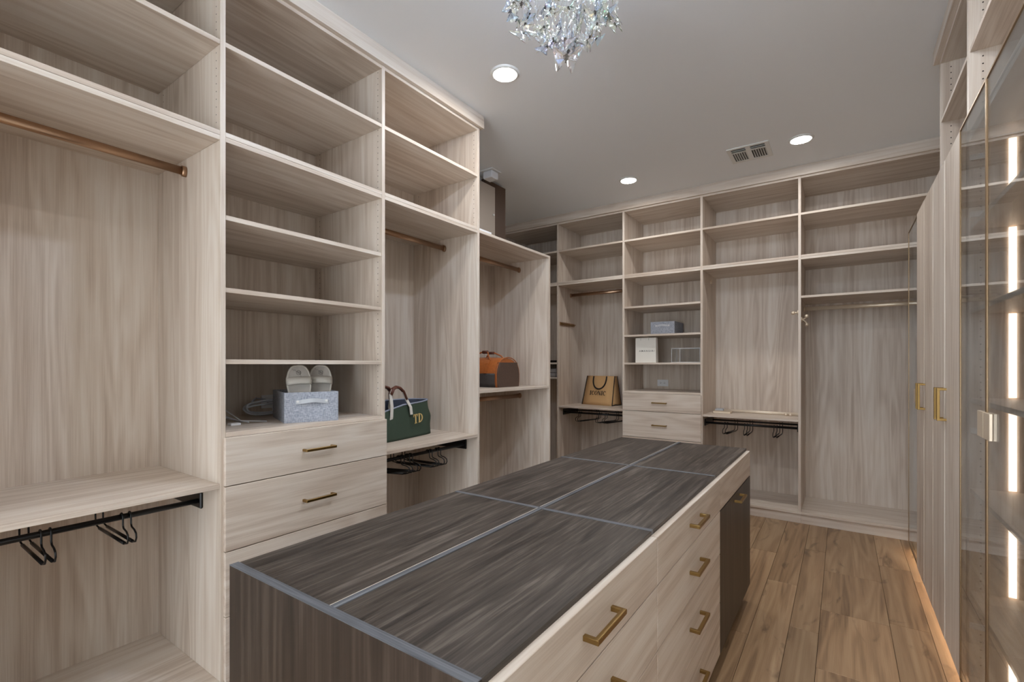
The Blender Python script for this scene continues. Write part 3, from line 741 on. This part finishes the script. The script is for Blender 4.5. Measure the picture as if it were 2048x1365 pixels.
# ---- lettering
def glyph(ch_, h, th, tn, ser):
    """serif capital as 2D boxes / arcs -> list of outlines in (x, z); returns width"""
    P = []; R = lambda x0, x1, z0, z1: P.append([(x0, z0), (x1, z0), (x1, z1), (x0, z1)])
    def arc(cx, cz, rx, rz, a0, a1, t0, t1, n=12):
        o, i_ = [], []
        for k in range(n+1):
            q = math.radians(a0+(a1-a0)*k/n); t_ = t0+(t1-t0)*abs(math.cos(q))
            o.append((cx+rx*math.cos(q), cz+rz*math.sin(q))); i_.append((cx+(rx-t_)*math.cos(q), cz+(rz-max(tn, t_*.6))*math.sin(q)))
        for k in range(n): P.append([o[k], o[k+1], i_[k+1], i_[k]])
    if ch_ == 'I': w = th+2*ser; R(ser, ser+th, 0, h); R(0, w, 0, tn); R(0, w, h-tn, h)
    elif ch_ == 'T': w = h*.72; R(w/2-th/2, w/2+th/2, 0, h); R(0, w, h-tn*1.3, h); R(w/2-th/2-ser, w/2+th/2+ser, 0, tn); R(0, tn, h*.72, h); R(w-tn, w, h*.72, h)
    elif ch_ == 'D': w = h*.74; R(ser*.5, ser*.5+th, 0, h); arc(ser*.5+th*.5, h/2, w-ser*.5-th*.5, h/2, -90, 90, tn, th); R(0, ser+th, 0, tn); R(0, ser+th, h-tn, h)
    elif ch_ == 'C': w = h*.72; arc(w/2+.02*h, h/2, w/2, h/2, 48, 312, tn, th); R(w*.80, w*.80+tn, h*.64, h*.94)
    elif ch_ == 'O': w = h*.80; arc(w/2, h/2, w/2, h/2, 0, 360, tn, th, 20)
    elif ch_ == 'N': w = h*.80; R(ser*.6, ser*.6+tn, 0, h); R(w-ser*.6-tn, w-ser*.6, 0, h); P.append([(ser*.2, h), (ser*.2+th*1.2, h), (w-ser*.6, 0), (w-ser*.6-th*1.1, 0)]); R(0, ser*1.2+tn, 0, tn); R(w-ser*1.2-tn, w, h-tn, h)
    return P, w
def lettering(text, h, gap, th, tn, ser, depth):
    mb = MB(); x = 0
    for c_ in text:
        P, w_ = glyph(c_, h, th, tn, ser)
        for q in P: mb.prism([(x+a, b) for a, b in q], -depth, .0002, 'y')
        x += w_+gap
    x -= gap
    mb.xf(Matrix.Translation((-x/2, 0, -h/2))); return mb
def sans(text, size, depth, wide=1.35):
    cu = bpy.data.curves.new('lettering_curve', 'FONT'); cu.body = text; cu.size = size; cu.extrude = depth/2; cu.align_x = 'CENTER'; cu.align_y = 'CENTER'; cu.space_character = wide
    cu.offset = .0002; cu.resolution_u = 3
    o = bpy.data.objects.new('lettering_curve', cu); COL.objects.link(o); bpy.context.view_layer.update()
    me = bpy.data.meshes.new_from_object(o.evaluated_get(bpy.context.evaluated_depsgraph_get()))
    mb = MB(); mb.add([(v.co.x, -v.co.z, v.co.y) for v in me.vertices], [tuple(p.vertices) for p in me.polygons])
    bpy.data.objects.remove(o); bpy.data.meshes.remove(me); return mb
def frame(o, ux, uy=None):
    ux = Vector(ux).normalized(); up = Vector((0, 0, 1)) if uy is None else Vector(uy).normalized(); n = up.cross(ux).normalized()
    return Matrix(((ux.x, n.x, up.x, o[0]), (ux.y, n.y, up.y, o[1]), (ux.z, n.z, up.z, o[2]), (0, 0, 0, 1)))
# ---- green tote: local x along front (towards the far wall), y into the shelf, z up
gt = thing('tote_bag', 'dark green canvas tote with gold letters and white straps', 'bag', (-2.42, 2.15, .913))
GM = frame((-2.345, 2.200, .913), (-.145, 1, 0))
def gring(t_, inset=0.0):
    pts = []; n = 48
    hw = .275-.004*t_+.035*t_*t_ if True else 0; hd = .115*(1-.35*t_)
    for k in range(n):
        q = 2*math.pi*k/n; c, s = math.cos(q), math.sin(q)
        x = math.copysign(abs(c)**.35, c)*(hw-inset); y = math.copysign(abs(s)**.45, s)*(hd-inset)
        pinch = -.035*math.exp(-((t_-.52)/.16)**2)*(1 if x > 0 else .6)*(abs(x)/hw)**6
        x += math.copysign(pinch, x)
        sag = -.075*t_**2*max(0, -x/hw)**1.3
        top = .235+sag-.018*t_*math.cos(x/hw*1.6)*(1 if s < 0 else -.4)
        y += .012*math.sin(x*17+1)*math.sin(t_*3.1)
        pts.append((x, y+.115+.02*t_, top*t_))
    return pts
TR = [k/14 for k in range(15)]
obj('tote_body', MB().loft([gring(t_) for t_ in TR], cap1=False).xf(GM), 'green_canvas', gt)
obj('lining', MB().loft([gring(t_, .004) for t_ in TR[2:]], cap1=False).xf(GM), 'navy_lining', gt)
rim = gring(1.0)
obj('rim_binding', MB().tube([(x, y, z) for x, y, z in rim], .0055, 6, closed=True).xf(GM), 'piping_blue', gt)
for sy, y0 in ((1, .038), (2, .185)):
    x0, x1 = -.175, .035
    sl = .012 if sy == 1 else -.008
    yb_ = y0-.006 if sy == 1 else y0+.012
    base = .095
    pts = [(x0, yb_, base), (x0+.012, yb_-.002, .15), (x0+.030, yb_+.01, .215), (x0+.058, yb_+.045*(1 if sy == 1 else -.6), .29), (x0+.085, yb_+.05*(1 if sy == 1 else -.6), .325),
           (x0+.12, yb_+.052*(1 if sy == 1 else -.6), .338), (x0+.155, yb_+.05*(1 if sy == 1 else -.6), .330), (x0+.185, yb_+.045*(1 if sy == 1 else -.6), .305), (x0+.20, yb_+.03*(1 if sy == 1 else -.5), .25), (x1, yb_+.004, .20), (x1-.001, yb_-.004, .15)]
    h_ = obj('strap', MB().band([(x+sl, y, z) for x, y, z in pts], (.026, 0, 0), .004).xf(GM), 'webbing', gt)
    g_ = pts[3:9]
    obj('leather_grip', MB().tube([(x+sl, y, z) for x, y, z in g_[0:6]], .0155, 10, ry=.010).xf(GM), 'brown_leather', h_)
obj('lettering', lettering('TD', .062, .008, .011, .005, .006, .003).xf(GM @ Matrix.Translation((.072, -.006, .125)) @ Matrix.Rotation(-.06, 4, 'Y')), 'gold_thread', gt)
# ---- leather duffel: long axis along X, rounded end facing the room
df = thing('duffel_bag', 'tan and dark brown leather duffel bag with arched end', 'bag', (-2.46, 3.19, 1.216))
yc = 3.185
prof = [(-.150, 0), (-.157, .04), (-.158, .10), (-.150, .145), (-.130, .185), (-.095, .215), (-.05, .232), (0, .238), (.05, .232), (.095, .215), (.130, .185), (.150, .145), (.158, .10), (.157, .04), (.150, 0)]
def dring(x, g): return [(x, yc+y*(1+g), 1.216+max(.0, z*(1+g))) for y, z in prof]
obj('body', MB().loft([dring(-2.685, -.05), dring(-2.67, -.01), dring(-2.56, .02), dring(-2.46, .03), dring(-2.36, .02), dring(-2.262, 0), dring(-2.256, -.02)]), 'tan_leather', df)
def low(g, zt):
    r = [(y*(1+g), z) for y, z in prof if z <= zt-.012]
    l = [p for p in r if p[0] < 0]; rr = [p for p in r if p[0] > 0]
    return l+[(l[-1][0]*.995, zt), (l[-1][0]*.97, zt+.0005), (rr[0][0]*.97, zt+.0005), (rr[0][0]*.995, zt)]+rr
lw = low(.035, .112)
obj('lower_wrap', MB().loft([[(x, yc+y*g, 1.216+z) for y, z in lw] for x, g in ((-2.688, .96), (-2.665, .985), (-2.46, 1.003), (-2.268, .985))]), 'dark_leather', df)
en = low(.0, .200)
obj('end_panel', MB().loft([[(x, yc+y*g, 1.216+z*(1 if g > .9 else .97)+(0.002 if z == 0 else 0)) for y, z in en] for x, g in ((-2.262, 1.0), (-2.246, .985), (-2.240, .93))]), 'suede', df)
obj('piping', MB().tube([(-2.252, yc+y*1.02, 1.218+z*1.012) for y, z in prof], .0042, 6), 'tan_leather', df)
for xs_ in (-2.36, -2.56):
    obj('side_strap', MB().band([(xs_, yc-.1665, 1.330), (xs_, yc-.160, 1.37), (xs_, yc-.138, 1.41), (xs_, yc-.10, 1.44)], (.022, 0, 0), .004), 'tan_leather', df)
    obj('side_strap', MB().band([(xs_, yc+.1665, 1.330), (xs_, yc+.160, 1.37), (xs_, yc+.138, 1.41), (xs_, yc+.10, 1.44)], (.022, 0, 0), .004), 'tan_leather', df)
for s, rise, lean in ((-1, .066, .02), (1, .060, .03)):
    pts = [(-2.56, yc+s*.10, 1.437), (-2.535, yc+s*.09, 1.437+rise*.6), (-2.49, yc+s*lean*2, 1.437+rise), (-2.43, yc+s*lean*2, 1.437+rise), (-2.385, yc+s*.09, 1.437+rise*.6), (-2.36, yc+s*.10, 1.437)]
    obj('carry_handle', MB().tube(pts, .0065, 8), 'tan_leather', df)
obj('handle_wrap', MB().tube([(-2.485, yc-.035, 1.504), (-2.435, yc-.035, 1.504)], .014, 10), 'brown_leather', df)
obj('handle_wrap', MB().tube([(-2.485, yc+.055, 1.498), (-2.435, yc+.055, 1.498)], .012, 10), 'brown_leather', df)
# ---- jute tote
jt = thing('tote_bag', 'tan jute tote with black piping and black lettering', 'bag', (-2.385, 5.30, .919))
JM = frame((-2.395, 5.213, .919), (1, -.19, 0))
bw, tw, jd, jh = .215, .196, .195, .345
fx_ = lambda z: bw+(tw-bw)*z/jh
yf = lambda z: .085*z/jh; ybk = lambda z: jd-(jd-.135)*z/jh
mb = MB(); rings = []
for k in range(9):
    z = jh*k/8; y0, y1, x = yf(z), ybk(z), fx_(z); ym = (y0+y1)/2
    rings.append([(-x, y0, z), (-x*.5, y0-.003*math.sin(math.pi*k/8), z), (0, y0-.006*math.sin(math.pi*k/8), z), (x*.5, y0-.004, z), (x, y0, z), (x-.02*k/8, ym, z), (x, y1, z), (0, y1, z), (-x, y1, z), (-x+.02*k/8, ym, z)])
obj('tote_body', mb.loft(rings, cap1=False).xf(JM), 'jute', jt)
pz = [jh*k/8 for k in range(9)]
for pts in ([(fx_(z), yf(z)-.002, z) for z in pz], [(-fx_(z), yf(z)-.002, z) for z in pz], [(fx_(z), ybk(z)+.002, z) for z in pz], [(-fx_(z), ybk(z)+.002, z) for z in pz], [(bw, 0, .004), (bw+.002, jd*.35, .010), (bw+.001, jd*.6, .005), (bw, jd, .004)], [(-bw, 0, .004), (-bw, jd, .004)]):
    obj('piping', MB().tube(pts, .0048, 6).xf(JM), 'black_cord', jt)
hp = [(-.092*math.cos(math.pi*k/18)*(1+.12*math.sin(math.pi*k/18)), yf(jh*.7)-.002-.016*math.sin(math.pi*k/18)-.012*0, jh-.004-.150*math.sin(math.pi*k/18)**.85) for k in range(19)]
hp = [(x, yf(z)-.011, z) for x, y, z in hp]
obj('loop_handle', MB().tube(hp, .0085, 8).xf(JM), 'black_cord', jt)
obj('loop_handle', MB().tube([(x, ybk(z)+.009, z) for x, y, z in hp], .0085, 8).xf(JM), 'black_cord', jt)
ang = math.atan2(.085, jh)
obj('lettering', lettering('ICONIC', .052, .006, .0095, .0042, .0045, .002).xf(JM @ Matrix.Translation((-.005, yf(.143)-.0075, .143)) @ Matrix.Rotation(-ang, 4, 'X')), 'black_cord', jt)
# ---- white paper bag
pb = thing('paper_bag', 'white paper carrier bag with grey lettering on the shelf', 'bag', (-1.70, 4.97, 1.421))
mb = MB()
rg = []
for z, y1 in ((0, .085), (.09, .080), (.18, .066), (.262, .052)):
    rg.append([(-.109, 0, z), (.109, 0, z), (.109-.010*z/.262, y1*.5, z), (.109, y1, z), (-.109, y1, z), (-.109+.010*z/.262, y1*.5, z)])
PM = frame((-1.703, 4.925, 1.421), (1, .03, 0))
obj('bag_body', mb.loft(rg, cap1=False, smooth=False).xf(PM), 'paper', pb)
obj('cord_handle', MB().tube([(-.052, -.003, .235), (-.052, -.003, .264), (-.044, -.004, .270), (-.03, -.004, .272), (.018, -.004, .272), (.030, -.004, .270), (.034, -.003, .264), (.034, -.003, .235)], .002, 6).xf(PM), 'webbing', pb)
obj('lettering', sans('AMANGIRI', .026, .0012, 1.42).xf(PM @ Matrix.Translation((.012, -.0012, .122))), 'grey_ink', pb)
# ---- clear acrylic box
ab = thing('acrylic_box', 'clear acrylic storage box with inner divider beside the white paper bag', 'box', (-1.30, 5.05, 1.421))
a0, a1, c0, c1, zz, hh, e = -1.448, -1.165, 4.97, 5.16, 1.421, .146, .004
mb = MB(); mb.box(a0, a1, c0, c0+e, zz, zz+hh, c=.0008); mb.box(a0, a1, c1-e, c1, zz, zz+hh, c=.0008); mb.box(a0, a0+e, c0+e, c1-e, zz, zz+hh); mb.box(a1-e, a1, c0+e, c1-e, zz, zz+hh); mb.box(a0+e, a1-e, c0+e, c1-e, zz, zz+e)
obj('box_body', mb, 'acrylic', ab)
obj('rim', MB().tube([(a0, c0, zz+hh), (a1, c0, zz+hh), (a1, c1, zz+hh), (a0, c1, zz+hh)], .003, 6, closed=True), 'white_plastic', ab)
obj('divider', bx(-1.365, -1.360, c0+e, c1-e, zz+e, zz+hh*.92), 'acrylic', ab)
for px_, py_ in ((a0+.002, c0+.002), (a0+.002, c1-.002), (-1.3625, c0+.004), (a1-.002, c0+.002)): obj('corner_edge', MB().tube([(px_, py_, zz), (px_, py_, zz+hh)], .0026, 8), 'white_plastic', ab)
obj('base_edge', MB().tube([(a0, c0, zz+.003), (a1, c0, zz+.003)], .0026, 6), 'white_plastic', ab)
# ---- loose rod and hardware on the bench shelf
tag(obj('closet_rod', MB().tube([(-1.0055, 5.30, .9275), (-.323, 5.24, .9275)], .0145, 14), 'lit_rod_metal'), 'loose champagne metal rod lying on the bench shelf', 'rod')
cl = thing('rod_bracket', 'pair of small champagne rod brackets in front of the loose rod', 'bracket', (-.40, 5.22, .913))
for dx in (-.018, .018): obj('cup', MB().lathe([(.014, .913), (.016, .920), (.014, .936), (.009, .936)], -.42+dx, 5.20, 14), 'champagne', cl)
tag(obj('hardware_tray', bx(-1.070, -.905, 5.08, 5.18, .913, .932, c=.003), 'champagne'), 'flat beige packet lying beside the loose rod', 'packet')
tag(obj('hardware_tray', bx(-1.080, -1.005, 5.24, 5.335, .913, .945, c=.004), 'plastic_strap'), 'flat grey packet at the end of the loose rod', 'packet')
# ---- linens in the dim corner bay
for lab, z0, z1, x0 in (('folded grey linen lying on the lower shelf in the dim corner bay', 1.252, 1.300, -3.20), ('second folded grey linen, topmost of the stack in the dim corner bay', 1.300, 1.352, -3.18), ('flat dark tray on the upper shelf of the dim corner bay', 1.425, 1.452, -3.2)):
    tag(obj('folded_linen' if z1 < 1.4 else 'flat_tray', bx(x0, -2.765, 4.90, 5.25, z0, z1, c=.012 if z1 < 1.4 else .003), 'folded_grey' if z1 < 1.4 else 'black_metal'), lab, 'linen' if z1 < 1.4 else 'tray')
